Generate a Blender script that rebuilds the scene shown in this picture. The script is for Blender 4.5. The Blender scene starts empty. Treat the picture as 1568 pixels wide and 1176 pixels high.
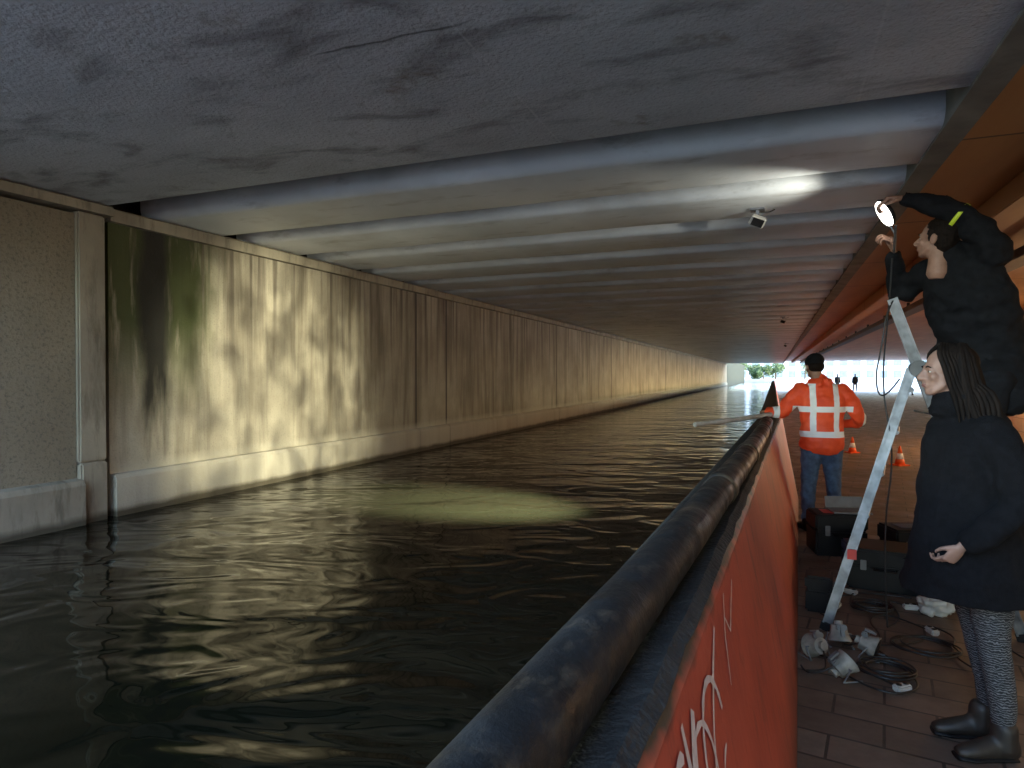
import bpy, bmesh, math, random
from mathutils import Vector, Matrix, noise as mn
random.seed(7)
S=bpy.context.scene
R=math.radians
# ------------------------------------------------------------------ helpers
class NT:
    def __init__(s,name):
        s.m=bpy.data.materials.new(name); s.m.use_nodes=True
        s.t=s.m.node_tree; s.n=s.t.nodes; s.l=s.t.links
        s.b=s.n['Principled BSDF']
        s.tc=s.n.new('ShaderNodeTexCoord'); s.co=s.tc.outputs['Object']
    def set(s,inp,v):
        i=s.b.inputs[inp]
        if isinstance(v,bpy.types.NodeSocket): s.l.new(v,i)
        else: i.default_value=v
    def mapv(s,scale=(1,1,1),loc=(0,0,0),rot=(0,0,0),src=None):
        n=s.n.new('ShaderNodeMapping'); n.inputs['Scale'].default_value=scale
        n.inputs['Location'].default_value=loc; n.inputs['Rotation'].default_value=rot
        s.l.new(src or s.co,n.inputs['Vector']); return n.outputs[0]
    def noise(s,scale,vec=None,detail=4,rough=.55,dist=0):
        n=s.n.new('ShaderNodeTexNoise'); n.inputs['Scale'].default_value=scale
        n.inputs['Detail'].default_value=detail; n.inputs['Roughness'].default_value=rough
        n.inputs['Distortion'].default_value=dist
        s.l.new(vec or s.co,n.inputs['Vector']); return n.outputs['Fac']
    def ramp(s,f,p0,p1,c0=(0,0,0,1),c1=(1,1,1,1)):
        n=s.n.new('ShaderNodeValToRGB'); e=n.color_ramp.elements
        e[0].position=p0;e[0].color=c0;e[1].position=p1;e[1].color=c1
        s.l.new(f,n.inputs[0]); return n.outputs[0]
    def mix(s,f,a,b,mode='MIX'):
        n=s.n.new('ShaderNodeMix'); n.data_type='RGBA'; n.blend_type=mode
        for k,v in ((0,f),(6,a),(7,b)):
            if isinstance(v,bpy.types.NodeSocket): s.l.new(v,n.inputs[k])
            else: n.inputs[k].default_value=v if not(isinstance(v,tuple) and len(v)==3) else (*v,1)
        return n.outputs[2]
    def math(s,op,a,b=0,c=None):
        n=s.n.new('ShaderNodeMath'); n.operation=op
        for k,v in ((0,a),(1,b),(2,c)):
            if v is None: continue
            if isinstance(v,bpy.types.NodeSocket): s.l.new(v,n.inputs[k])
            else: n.inputs[k].default_value=v
        return n.outputs[0]
    def sep(s):
        n=s.n.new('ShaderNodeSeparateXYZ'); s.l.new(s.co,n.inputs[0]); return n.outputs
    def mr(s,v,a,b,c=0,d=1):
        n=s.n.new('ShaderNodeMapRange'); n.inputs[1].default_value=a;n.inputs[2].default_value=b;n.inputs[3].default_value=c;n.inputs[4].default_value=d
        s.l.new(v,n.inputs[0]);return n.outputs[0]
    def band(s,v,lo,hi,soft=.002):
        return s.math('MULTIPLY',s.mr(v,lo-soft,lo+soft),s.mr(v,hi-soft,hi+soft,1,0))
    def bump(s,h,strength=.3,dist=.01):
        n=s.n.new('ShaderNodeBump'); n.inputs['Strength'].default_value=strength;n.inputs['Distance'].default_value=dist
        s.l.new(h,n.inputs['Height']); s.l.new(n.outputs[0],s.b.inputs['Normal']); return n

def simple(name,col,rough=.6,metal=0,var=.25,scale=8,bs=0.15,bd=.004,emit=None):
    m=NT(name); f=m.noise(scale,None,2)
    dark=tuple(c*(1-var) for c in col); lite=tuple(min(1,c*(1+var)) for c in col)
    m.set('Base Color',m.mix(m.ramp(f,.3,.7),dark,lite)); m.set('Roughness',rough); m.set('Metallic',metal)
    if bs: m.bump(m.noise(scale*6,None,2),bs,bd)
    if emit: m.set('Emission Color',(*emit[0],1)); m.set('Emission Strength',emit[1])
    return m.m

MW={}
def empty(name,loc=(0,0,0),rotz=0):
    e=bpy.data.objects.new(name,None); S.collection.objects.link(e); e.location=loc; e.rotation_euler=(0,0,rotz); e.empty_display_size=.1
    MW[e.name]=Matrix.Translation(Vector(loc))@Matrix.Rotation(rotz,4,'Z'); return e
def par(o,parent,local):
    if parent:
        o.parent=parent
        if not local: o.matrix_parent_inverse=MW[parent.name].inverted()
def obj(name,bm,mat=None,parent=None,smooth=False,local=True):
    me=bpy.data.meshes.new(name); bmesh.ops.recalc_face_normals(bm,faces=bm.faces); bm.to_mesh(me); bm.free()
    o=bpy.data.objects.new(name,me); S.collection.objects.link(o)
    if mat: me.materials.append(mat)
    if smooth: me.polygons.foreach_set('use_smooth',[True]*len(me.polygons))
    par(o,parent,local)
    return o
def box(bm,x0,x1,y0,y1,z0,z1,bev=0,mat=None,mi=0):
    vs=[bm.verts.new(p) for p in [(x0,y0,z0),(x1,y0,z0),(x1,y1,z0),(x0,y1,z0),(x0,y0,z1),(x1,y0,z1),(x1,y1,z1),(x0,y1,z1)]]
    if mat is not None:
        for v in vs:v.co=mat@v.co
    fs=[bm.faces.new([vs[i] for i in f]) for f in [(0,3,2,1),(4,5,6,7),(0,1,5,4),(1,2,6,5),(2,3,7,6),(3,0,4,7)]]
    if bev:
        es=list({e for f in fs for e in f.edges})
        bmesh.ops.bevel(bm,geom=es,offset=bev,segments=2,affect='EDGES')
    return vs
def boxo(name,dims,mat,parent=None,bev=0,local=True,M=None):
    bm=bmesh.new(); box(bm,*dims,bev=bev,mat=M); return obj(name,bm,mat,parent,local=local)
def loft(bm,pts,rads,ref=(1,0,0),seg=14,sub=3,round_ends=True):
    pts=[Vector(p) for p in pts]; rads=[(r,r) if not isinstance(r,tuple) else r for r in rads]
    P=[];Q=[]
    n=len(pts)
    for i in range(n-1):
        p0=pts[max(i-1,0)];p1=pts[i];p2=pts[i+1];p3=pts[min(i+2,n-1)]
        for k in range(sub):
            t=k/sub
            P.append(.5*((2*p1)+(p2-p0)*t+(2*p0-5*p1+4*p2-p3)*t*t+(3*p1-p0-3*p2+p3)*t**3))
            s=t*t*(3-2*t)
            Q.append((rads[i][0]*(1-s)+rads[i+1][0]*s,rads[i][1]*(1-s)+rads[i+1][1]*s))
    P.append(pts[-1]);Q.append(rads[-1])
    if round_ends:
        d0=(P[0]-P[1]).normalized();d1=(P[-1]-P[-2]).normalized();r0=min(Q[0]);r1=min(Q[-1])
        P=[P[0]+d0*r0*.5]+P+[P[-1]+d1*r1*.5]
        Q=[(Q[0][0]*.72,Q[0][1]*.72)]+Q+[(Q[-1][0]*.72,Q[-1][1]*.72)]
    ref=Vector(ref);rings=[]
    for i,p in enumerate(P):
        t=(P[min(i+1,len(P)-1)]-P[max(i-1,0)]).normalized()
        a=(ref-t*ref.dot(t))
        if a.length<.05: a=t.orthogonal()
        a.normalize(); b=t.cross(a)
        rings.append([bm.verts.new(p+a*math.cos(2*math.pi*k/seg)*Q[i][0]+b*math.sin(2*math.pi*k/seg)*Q[i][1]) for k in range(seg)])
    for i in range(len(rings)-1):
        for k in range(seg):
            bm.faces.new((rings[i][k],rings[i][(k+1)%seg],rings[i+1][(k+1)%seg],rings[i+1][k]))
    bm.faces.new(rings[0][::-1]);bm.faces.new(rings[-1])
    return rings
def ell(bm,c,r,M=None,seg=16):
    T=Matrix.Translation(Vector(c))@(M or Matrix())@Matrix.Diagonal((*r,1))
    bmesh.ops.create_uvsphere(bm,u_segments=seg,v_segments=seg//2+2,radius=1,matrix=T)
TMPS=bpy.data.scenes.new('tmp')
def fuse(o,vox,sm=4,wr=0,ws=8):
    """voxel-union all volumes of o into one continuous skin, smooth, add cloth folds"""
    t=bpy.data.objects.new('t',o.data);TMPS.collection.objects.link(t)
    m=t.modifiers.new('r','REMESH');m.mode='VOXEL';m.voxel_size=vox
    if sm:
        s=t.modifiers.new('s','SMOOTH');s.factor=.5;s.iterations=sm
    vl=TMPS.view_layers[0];vl.update();dg=vl.depsgraph
    me=bpy.data.meshes.new_from_object(t.evaluated_get(dg))
    bpy.data.objects.remove(t)
    mats=list(o.data.materials);o.data=me
    me.materials.clear()
    for k in mats:me.materials.append(k)
    if wr:
        for v in me.vertices:
            p=v.co
            d=mn.noise(Vector((p.x*ws,p.y*ws,p.z*ws*1.6)))+.5*mn.noise(Vector((p.x*ws*2.3,p.y*ws*2.3+5,p.z*ws*3)))
            v.co=p+v.normal*d*wr
    me.polygons.foreach_set('use_smooth',[True]*len(me.polygons))
    return o
def curve(name,pts,r,mat,parent=None,cyc=False,local=True,smooth=True):
    c=bpy.data.curves.new(name,'CURVE');c.dimensions='3D';c.bevel_depth=r;c.bevel_resolution=2;c.resolution_u=5
    sp=c.splines.new('NURBS' if smooth else 'POLY');sp.points.add(len(pts)-1)
    for i,p in enumerate(pts): sp.points[i].co=(*p,1)
    if smooth: sp.order_u=3;sp.use_endpoint_u=True
    sp.use_cyclic_u=cyc
    o=bpy.data.objects.new(name,c);S.collection.objects.link(o);c.materials.append(mat)
    c.use_fill_caps=True
    par(o,parent,local)
    return o

# ------------------------------------------------------------------ constants
XW=-4.6; WATER=.52; CEIL=2.82; XE=.78; LEN=72; SP=1.01; Y0=3.37; YB=.8; YR=-12; XR=20  # YB and YR, the unseen deck ends, are set to shape the daylight
def xtop(y): return -.20+.03*min(y,9)
def xfoot(y): return .0+.033*min(y,9)

# ------------------------------------------------------------------ materials
m=NT('ceiling_concrete');sx=m.sep()
big=m.noise(.9,m.mapv((1,1.6,1)),4,.6);mid=m.noise(2.6,m.mapv((.7,1.6,1)),6,.62,.4);fine=m.noise(60,None,2)
c=m.mix(m.ramp(big,.35,.7),(.34,.37,.415),(.48,.52,.57))
c=m.mix(m.math('MULTIPLY',m.ramp(mid,.52,.68),.85),c,(.14,.145,.16))
c=m.mix(m.ramp(m.noise(1.7,m.mapv((1,1,1),(7,3,0)),5,.7),.62,.74),c,(.17,.15,.12))
c=m.mix(m.math('MULTIPLY',m.ramp(fine,.55,.75),.35),c,(.12,.12,.13))
wx=m.math('ADD',sx[1],m.math('MULTIPLY',m.noise(5,None,3),.05))
ck=m.math('MULTIPLY',m.band(wx,2.117,2.130,.004),m.band(sx[0],-1.66,-1.05,.05))
c=m.mix(m.math('MULTIPLY',ck,.8),c,(.04,.04,.04))
for xx in (-1.07,-3.2,.35):
    c=m.mix(m.math('MULTIPLY',m.band(sx[0],xx-.005,xx+.005,.003),.3),c,(.55,.58,.62))
m.set('Base Color',c);m.set('Roughness',.75)
h=m.math('ADD',m.math('MULTIPLY',m.noise(45,None,3,.6),.8),m.math('MULTIPLY',m.noise(9,None,4),1.0))
m.bump(h,.8,.012);M_ceil=m.m
m=NT('beam_concrete');sx=m.sep()
big=m.noise(1.2,m.mapv((1,.5,1)),4,.6)
c=m.mix(m.ramp(big,.35,.7),(.50,.535,.575),(.66,.695,.735))
c=m.mix(m.math('MULTIPLY',m.ramp(m.noise(5,m.mapv((.35,1,1)),5,.7),.56,.72),.6),c,(.19,.185,.175))
c=m.mix(m.math('MULTIPLY',m.ramp(m.noise(1.1,m.mapv((1,1,1),(3,9,2)),3,.6),.55,.7),.35),c,(.22,.21,.19))
c=m.mix(m.math('MULTIPLY',m.mr(sx[2],2.91,3.04),.85),c,(.05,.046,.04))  # beam sides darken upward, shade of the gaps put into the colour
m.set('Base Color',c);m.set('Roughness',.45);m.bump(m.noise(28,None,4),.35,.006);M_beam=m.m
m=NT('canal_wall_concrete');sx=m.sep()
st=m.noise(1.6,m.mapv((1,2.2,.22)),5,.65,.3);cl=m.noise(1.3,None,5,.6);fi=m.noise(70,None,2)
c=m.mix(m.ramp(cl,.3,.7),(.225,.20,.15),(.38,.35,.27))
c=m.mix(m.math('MULTIPLY',m.ramp(st,.48,.68),.85),c,(.11,.092,.062))
c=m.mix(m.math('MULTIPLY',m.ramp(fi,.55,.72),.35),c,(.10,.085,.06))
rs=m.noise(7,m.mapv((1,1.6,.05)),3,.6)
up_=m.mr(sx[2],1.2,2.75)
c=m.mix(m.math('MULTIPLY',m.math('MULTIPLY',m.ramp(rs,.50,.64),up_),.9),c,(.07,.055,.04))
wob=m.math('ADD',sx[1],m.math('MULTIPLY',m.math('SUBTRACT',m.noise(2.5,m.mapv((1,1,.6)),4),.5),.5))
wv=m.noise(5,m.mapv((1,1.8,.25)),4,.6)
al=m.math('MULTIPLY',m.band(wob,3.25,4.35,.12),m.ramp(wv,.30,.46))
c=m.mix(m.math('MULTIPLY',m.math('MULTIPLY',al,m.mr(sx[2],1.2,2.0)),.96),c,(.036,.050,.006))
wob2=m.math('ADD',sx[1],m.math('MULTIPLY',m.math('SUBTRACT',m.noise(3,m.mapv((1,1,.35)),4),.5),.32))
zz=m.math('ADD',sx[2],m.math('MULTIPLY',m.math('SUBTRACT',m.noise(9,m.mapv((1,1.5,.2)),3),.5),1.2))
dk=m.math('MULTIPLY',m.band(wob2,3.66,3.90,.05),m.mr(zz,1.0,1.55,0,1))
c=m.mix(m.math('MULTIPLY',dk,.98),c,(.008,.0075,.004))
for yy,w_ in ((8.8,1),(8.05,.6),(12.3,.5),(6.9,.35)):
    c=m.mix(m.math('MULTIPLY',m.band(wob,yy-.1,yy+.08,.1),m.math('MULTIPLY',up_,.85*w_)),c,(.06,.028,.02))
for yy in (7.9,8.8,14.2,19.6,25,30.4,35.8,41.2,46.6):
    c=m.mix(m.math('MULTIPLY',m.band(sx[1],yy-.022,yy+.022,.006),.92),c,(.03,.024,.02))
wl=m.band(m.math('ADD',sx[2],m.math('MULTIPLY',m.noise(4,None,3),.05)),.3,.60,.02)
c=m.mix(m.band(sx[2],.57,.88,.05),c,m.mix(.6,c,(.47,.44,.35)))
c=m.mix(m.math('MULTIPLY',wl,.9),c,(.05,.04,.02))
m.set('Base Color',c);m.set('Roughness',.72)
m.bump(m.math('ADD',m.noise(40,None,4,.7),m.noise(6,None,4)),.6,.01);M_wall=m.m
m=NT('exposed_aggregate_concrete');fi=m.noise(42,None,4,.75)
c=m.mix(m.ramp(m.noise(1.4,m.mapv((1,1,.5)),5),.3,.7),(.15,.13,.09),(.25,.22,.155))
c=m.mix(m.math('MULTIPLY',m.ramp(fi,.5,.66),.6),c,(.06,.052,.04));m.set('Base Color',c);m.set('Roughness',.85);m.bump(fi,.6,.008);M_agg=m.m
m=NT('smooth_concrete');sx=m.sep()
c=m.mix(m.ramp(m.noise(2.2,m.mapv((1,1,.5)),5,.6),.3,.7),(.18,.16,.12),(.33,.30,.225))
c=m.mix(m.math('MULTIPLY',m.ramp(m.noise(6,m.mapv((1,1.5,.3)),5,.7),.50,.68),.75),c,(.10,.085,.06))
c=m.mix(m.mr(m.math('ADD',sx[2],m.math('MULTIPLY',m.noise(5,None,3),.06)),.57,.62,.9,0),c,(.04,.035,.02))
m.set('Base Color',c);m.set('Roughness',.75);m.bump(m.noise(20,None,5,.7),.5,.008);M_conc=m.m
m=NT('canal_water')
m.set('Base Color',(.0038,.0040,.0022,1));m.set('Roughness',.03);m.set('IOR',1.33)
v=m.mapv((1.0,1.0,1),(0,0,0),(0,0,R(-20)))
w1=m.noise(1.0,m.mapv((.55,1.25,1),src=v),1,.4,.9);w2=m.noise(2.7,m.mapv((.7,1.15,1),src=v),1,.5,1.6);w3=m.noise(10,None,1,.5,.3)
h=m.math('ADD',m.math('ADD',m.math('MULTIPLY',w1,1.0),m.math('MULTIPLY',w2,.40)),m.math('MULTIPLY',w3,.010))
m.bump(h,1.0,.048);M_water=m.m
m=NT('red_painted_concrete');sx=m.sep()
c=m.mix(m.ramp(m.noise(2.2,None,5,.6),.3,.7),(.42,.055,.028),(.60,.095,.048))
c=m.mix(m.math('MULTIPLY',m.ramp(m.noise(9,m.mapv((1,1,.35)),5,.7),.54,.72),.6),c,(.14,.03,.02))
tp=m.band(m.math('ADD',sx[2],m.math('MULTIPLY',m.noise(7,None,4),.08)),1.045,1.3,.015)
c=m.mix(tp,c,(.035,.03,.025))
c=m.mix(m.mr(m.math('ADD',sx[2],m.math('MULTIPLY',m.noise(4,None,4),.2)),.1,.4,.75,0),c,(.06,.03,.02))
m.set('Base Color',c);m.set('Roughness',.5);m.bump(m.noise(30,None,4),.35,.004);M_red=m.m
M_grime=simple('grimy_rubber',(.020,.018,.015),.75,0,.6,9,.9,.012)
m=NT('dirty_pipe')
c=m.mix(m.ramp(m.noise(5,m.mapv((1,.6,1)),6,.7),.50,.66),(.010,.0095,.009),(.085,.06,.038));m.set('Base Color',c)
m.set('Specular IOR Level',.3)
m.set('Roughness',m.ramp(m.noise(9,None,5),.35,.7,(.3,.3,.3,1),(.7,.7,.7,1)));m.bump(m.noise(22,None,5,.7),.7,.007);M_pipe=m.m
m=NT('brick_pavers')
br=m.n.new('ShaderNodeTexBrick');br.inputs['Scale'].default_value=1;br.inputs['Mortar Size'].default_value=.007
br.inputs['Brick Width'].default_value=.42;br.inputs['Row Height'].default_value=.21
br.inputs['Color1'].default_value=(.12,.082,.06,1);br.inputs['Color2'].default_value=(.19,.135,.10,1);br.inputs['Mortar'].default_value=(.03,.024,.02,1)
m.l.new(m.mapv((1,1,1),(0,0,0),(0,0,R(8))),br.inputs['Vector'])
c=m.mix(m.math('MULTIPLY',m.ramp(m.noise(2.3,None,5,.7),.42,.68),.7),br.outputs['Color'],(.06,.042,.03));m.set('Base Color',c)
m.set('Roughness',m.ramp(m.noise(3,None,4),.3,.7,(.38,.38,.38,1),(.8,.8,.8,1)))
m.bump(m.math('ADD',m.math('MULTIPLY',br.outputs['Fac'],-1),m.math('MULTIPLY',m.noise(40,None,3),.3)),.5,.008);M_pave=m.m
m=NT('orange_ceiling_panels');sx=m.sep()
c=m.mix(m.ramp(m.noise(1.4,m.mapv((2,.3,1)),5),.3,.7),(.33,.16,.06),(.48,.245,.095))
fr=m.math('FRACT',m.math('MULTIPLY',sx[1],.42))
c=m.mix(m.band(fr,0.0,.012,.004),c,(.06,.025,.01))
m.set('Base Color',c);m.set('Roughness',.5);m.bump(m.noise(18,m.mapv((2,.3,1)),4),.2,.004);M_orange=m.m
m=NT('tile_wall');br=m.n.new('ShaderNodeTexBrick');br.inputs['Scale'].default_value=1;br.inputs['Brick Width'].default_value=.6;br.inputs['Row Height'].default_value=.3;br.inputs['Mortar Size'].default_value=.006
br.inputs['Color1'].default_value=(.62,.5,.36,1);br.inputs['Color2'].default_value=(.7,.58,.43,1);br.inputs['Mortar'].default_value=(.25,.18,.12,1)
m.l.new(m.mapv((1,1,1),(0,0,0),(0,R(90),R(90))),br.inputs['Vector']);m.set('Base Color',br.outputs['Color']);m.set('Roughness',.4);M_tile=m.m
M_dark=simple('dark_steel',(.035,.03,.028),.5,.3,.4,6)
M_black=simple('black_plastic',(.009,.009,.010),.5,0,.3,12)
M_alu=simple('aluminium',(.20,.205,.215),.45,.8,.35,14,.2,.002)
M_white=simple('white_plastic',(.45,.44,.41),.45,0,.25,9)
M_lampg=simple('beige_grey_plastic',(.21,.198,.175),.5,0,.4,14)
M_grey=simple('grey_plastic',(.13,.135,.14),.45,0,.25,9)
M_redp=simple('red_plastic',(.55,.04,.03),.4,0,.15,9)
M_blue=simple('blue_plastic',(.025,.05,.10),.45,0,.2,9)
M_cable=simple('black_rubber',(.012,.012,.013),.45,0,.2,20,0)
M_skin=simple('skin',(.31,.17,.12),.55,0,.14,25,.15,.001)
m=NT('dark_hair');st=m.noise(1,m.mapv((95,95,5)),3,.6)
m.set('Base Color',m.mix(m.ramp(st,.35,.65),(.005,.0035,.003),(.017,.011,.008)));m.set('Roughness',.75);m.set('Specular IOR Level',.12);m.bump(st,.6,.004);M_hair=m.m
M_blackcloth=simple('black_cloth',(.0065,.007,.009),.85,0,.35,30,.5,.003)
M_coat=simple('dark_wool',(.0050,.0047,.0058),.95,0,.4,45,.8,.004)
for mm in (M_coat,M_blackcloth,M_black): mm.node_tree.nodes['Principled BSDF'].inputs['Specular IOR Level'].default_value=.2
M_jean=simple('denim',(.055,.10,.18),.85,0,.35,18,.5,.003)
M_shoe=simple('brown_leather',(.025,.018,.013),.55,0,.3,20)
M_hiyel=simple('yellow_reflective',(.65,.8,.05),.4,0,.05,9,0)
M_eye=simple('eye_white',(.45,.43,.40),.3,0,.02,5,0);M_iris=simple('iris',(.03,.02,.012),.2,0,.1,5,0);M_lip=simple('lips',(.27,.11,.09),.5,0,.1,20,0)
m=NT('patterned_leggings');wv=m.n.new('ShaderNodeTexWave');wv.wave_type='BANDS';wv.bands_direction='Z';wv.inputs['Scale'].default_value=30;wv.inputs['Distortion'].default_value=8;wv.inputs['Detail'].default_value=3;wv.inputs['Detail Scale'].default_value=1.8
m.l.new(m.co,wv.inputs['Vector']);m.set('Base Color',m.mix(m.ramp(wv.outputs['Fac'],.60,.85),(.014,.014,.015),(.15,.145,.145)));m.set('Roughness',.85);M_legg=m.m
m=NT('hivis_jacket');sx=m.sep();ax=m.math('ABSOLUTE',sx[0])
c=m.mix(m.ramp(m.noise(9,None,4),.3,.7),(.80,.065,.016),(.96,.11,.03))
t=m.band(sx[2],.955,1.015);inner=m.band(ax,-1,.275)
t2=m.band(sx[2],1.205,1.262)
h=m.math('MULTIPLY',m.math('MAXIMUM',t,t2),inner)
vv=m.math('MULTIPLY',m.band(ax,.08,.135),m.band(sx[2],1.0,1.49))
arm=m.band(ax,.385,.43)
tt=m.math('MAXIMUM',m.math('MAXIMUM',h,vv),arm)
m.set('Base Color',m.mix(tt,c,(.88,.90,.92)));m.set('Roughness',.6)
m.bump(m.noise(14,None,4),.5,.008);M_hivis=m.m
M_grass=simple('grass',(.07,.10,.03),.9,0,.4,3)
M_shadewall=simple('shade_darkened_concrete',(.018,.024,.012),.95,0,.6,3,.8,.05)  # bare retaining wall; dark colour stands in for shade against the sun
M_leaf=simple('foliage',(.045,.085,.022),.7,0,.5,3,0);M_bark=simple('bark',(.09,.07,.05),.9)
M_ground=simple('ground_paving',(.38,.38,.37),.8,0,.2,2)

# ------------------------------------------------------------------ setting
def sheet(name,x0,x1,y0,y1,z,mat):
    bm=bmesh.new();bm.faces.new([bm.verts.new(p) for p in ((x0,y0,z),(x1,y0,z),(x1,y1,z),(x0,y1,z))]);return obj(name,bm,mat)
sheet('ground',-900,900,-900,1400,-.30,M_ground)
sheet('plaza_ground',.1,250,LEN,400,.0,M_ground)
sheet('side_street_paving',XR+1,250,YR-2,LEN,.0,M_ground)
sheet('entrance_paving',.1,XR+1,-60,YR-2,.0,M_ground)
def strip(name,ys,fa_,fb_,z,mat):
    bm=bmesh.new();vv=[(bm.verts.new((fa_(y),y,z)),bm.verts.new((fb_(y),y,z))) for y in ys]
    for a,b in zip(vv[:-1],vv[1:]): bm.faces.new((a[0],a[1],b[1],b[0]))
    return obj(name,bm,mat)
strip('walkway_pavement',[YR-2,0,2,4,6,9,LEN],lambda y:xfoot(y)-.02,lambda y:XR+1,0,M_pave)
strip('canal_water',[-40,0,3,6,9,118],lambda y:XW-.3,lambda y:xtop(y)-.22,WATER,M_water)
wall=empty('canal_wall')
boxo('wall_bays',(XW-1.5,XW,Y0+.03,LEN,-.2,2.71),M_wall,wall)
boxo('near_bay',(XW-1.5,XW+.03,YB,Y0-.24,-.2,2.71),M_agg,wall)
boxo('pilaster',(XW-1.5,XW+.06,Y0-.237,Y0-.03,.95,2.73),M_conc,wall,bev=.012)
boxo('pilaster_foot',(XW-1.5,XW+.075,Y0-.232,Y0-.035,-.2,.947),M_conc,wall,bev=.012)
boxo('joint_gap',(XW-1.5,XW-.12,Y0-.028,Y0+.028,-.2,2.7),M_dark,wall)
boxo('abutment_upstand',(XW-1.5,XW-.35,YB,LEN,2.82,3.243),M_dark,wall)  # added behind the beam ends to stop sky light showing through the gaps
def prof(name,prof2,y0,y1,mat,parent):
    bm=bmesh.new();n=int((y1-y0)/1.2)+1
    rings=[]
    for i in range(n+1):
        y=y0+(y1-y0)*i/n
        rings.append([bm.verts.new((p[0]+random.uniform(-.004,.004),y,p[1]+random.uniform(-.004,.004))) for p in prof2])
    for a,b in zip(rings[:-1],rings[1:]):
        for k in range(len(prof2)): bm.faces.new((a[k],a[(k+1)%len(prof2)],b[(k+1)%len(prof2)],b[k]))
    bm.faces.new(rings[0]);bm.faces.new(rings[-1][::-1]);return obj(name,bm,mat,parent)
prof('footing',[(XW-.2,-.2),(XW+.07,-.2),(XW+.07,.80),(XW+.05,.83),(XW-.2,.85)],Y0+.035,LEN,M_wall,wall)
prof('footing_near',[(XW-.2,-.2),(XW+.12,-.2),(XW+.12,.80),(XW+.10,.83),(XW-.2,.88)],YB,Y0-.235,M_conc,wall)
prof('bearing_ledge',[(XW-1,2.715),(XW+.045,2.715),(XW+.05,2.80),(XW+.03,2.812),(XW-1,2.812)],Y0+.02,LEN,M_conc,wall)
prof('bearing_ledge_near',[(XW-1,2.735),(XW+.09,2.735),(XW+.09,2.80),(XW+.07,2.812),(XW-1,2.812)],YB,Y0+.015,M_conc,wall)
boxo('retaining_wall',(XW-1.5,XW,LEN+.01,117,-.3,3.3),M_shadewall)
boxo('south_retaining_wall',(XW-1.5,XW,-40,YB-.01,-.3,.9),M_conc)
deck=empty('bridge_deck')
bm=bmesh.new();box(bm,XW-1.2,XE,YB,Y0,CEIL,3.243);obj('deck_slab_soffit',bm,M_ceil,deck)
bm=bmesh.new()
nb=int((LEN-3.79)/SP)
for j in range(nb):
    y=3.79+SP*j;w=.72;r=.085
    pr=[(y,3.24)]
    for k in range(7):
        a=math.pi+ (math.pi/2)*k/6; pr.append((y+r+r*math.cos(a),CEIL+r+r*math.sin(a)))
    for k in range(4):
        a=1.5*math.pi+(math.pi/2)*k/3; pr.append((y+w-.03+.03*math.cos(a),CEIL+.03+.03*math.sin(a)))
    pr.append((y+w,3.24))
    ns=24 if j<20 else 4
    xs=[XW-.15+ (XE-XW+.15)*i/ns for i in range(ns+1)]
    rings=[]
    for i,x in enumerate(xs):
        sag=.006*mn.noise(Vector((x*1.3,j*3.1,0)))
        rings.append([bm.verts.new((x,p[0]+sag,p[1]+(sag if 0<q<len(pr)-1 else 0))) for q,p in enumerate(pr)])
    for a,b in zip(rings[:-1],rings[1:]):
        for k in range(len(pr)-1): bm.faces.new((a[k],b[k],b[k+1],a[k+1]))
    bm.faces.new(rings[0]);bm.faces.new(rings[-1][::-1])
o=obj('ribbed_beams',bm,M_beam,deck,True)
o.data.set_sharp_from_angle(angle=R(40))
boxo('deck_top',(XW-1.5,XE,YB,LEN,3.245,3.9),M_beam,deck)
boxo('deck_top_walkway',(XE+.002,XR+1,YR,LEN,3.245,3.9),M_beam,deck)  # extended unseen behind the camera to keep daylight off the walkway
prof('edge_beam',[(XE-.003,2.80),(XE+.12,2.79),(XE+.12,3.24),(XE-.003,3.24)],YR,LEN,simple('edge_concrete',(.16,.155,.13),.8,0,.3,4,.5,.008),deck)
boxo('orange_soffit',(XE+.12,XR+1,YR,LEN,3.02,3.24),M_orange,deck)
boxo('soffit_girder',(1.62,1.86,YR,LEN,2.84,3.018),M_orange,deck,bev=.01)
boxo('cable_tray',(2.35,2.6,YR,LEN,2.80,2.9),M_dark,deck,bev=.008)
bm=bmesh.new()
for i in range(24): box(bm,2.45,2.5,i*3,.05+i*3,2.9,3.02)
obj('cable_tray_hangers',bm,M_dark,deck)
rw=empty('underpass_side_wall')
boxo('tiled_wall',(5.2,5.6,YR,19,-.2,2.05),M_tile,rw)
boxo('orange_fascia',(5.12,5.6,YR,19.05,2.053,3.018),M_orange,rw)
bm=bmesh.new();rings=[]
ys=[-20,-6]+[i*.5 for i in range(-10,19)]+[12,20,35,50,LEN,117]
for y in ys:
    xt=xtop(y);xf=xfoot(y)
    dz=.004*mn.noise(Vector((0,y*2,0)))
    rings.append([bm.verts.new(p) for p in ((xf,y,-.2),(xf,y,0.0),(xt+.012,y,1.0+dz),(xt-.006,y,1.028+dz),(xt-.22,y,1.03),(xt-.24,y,1.0),(xt-.27,y,-.2))])
for a,b in zip(rings[:-1],rings[1:]):
    for k in range(7): bm.faces.new((a[k],a[(k+1)%7],b[(k+1)%7],b[k]))
bm.faces.new(rings[0]);bm.faces.new(rings[-1][::-1])
obj('canal_barrier_wall',bm,M_red)
bm=bmesh.new();rings=[]
yc=[i*.12 for i in range(-10,80)]+[12,20,35,50,LEN]
for y in yc:
    xt=xtop(y);q=.009*mn.noise(Vector((3,y*5,0)))
    rings.append([bm.verts.new(p) for p in ((xt+.004+q,y,1.031),(xt-.02+q,y,1.052+q*.4),(xt-.09,y,1.043+q),(xt-.23,y,1.046),(xt-.25,y,1.031))])
for a,b in zip(rings[:-1],rings[1:]):
    for k in range(5): bm.faces.new((a[k],a[(k+1)%5],b[(k+1)%5],b[k]))
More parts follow.
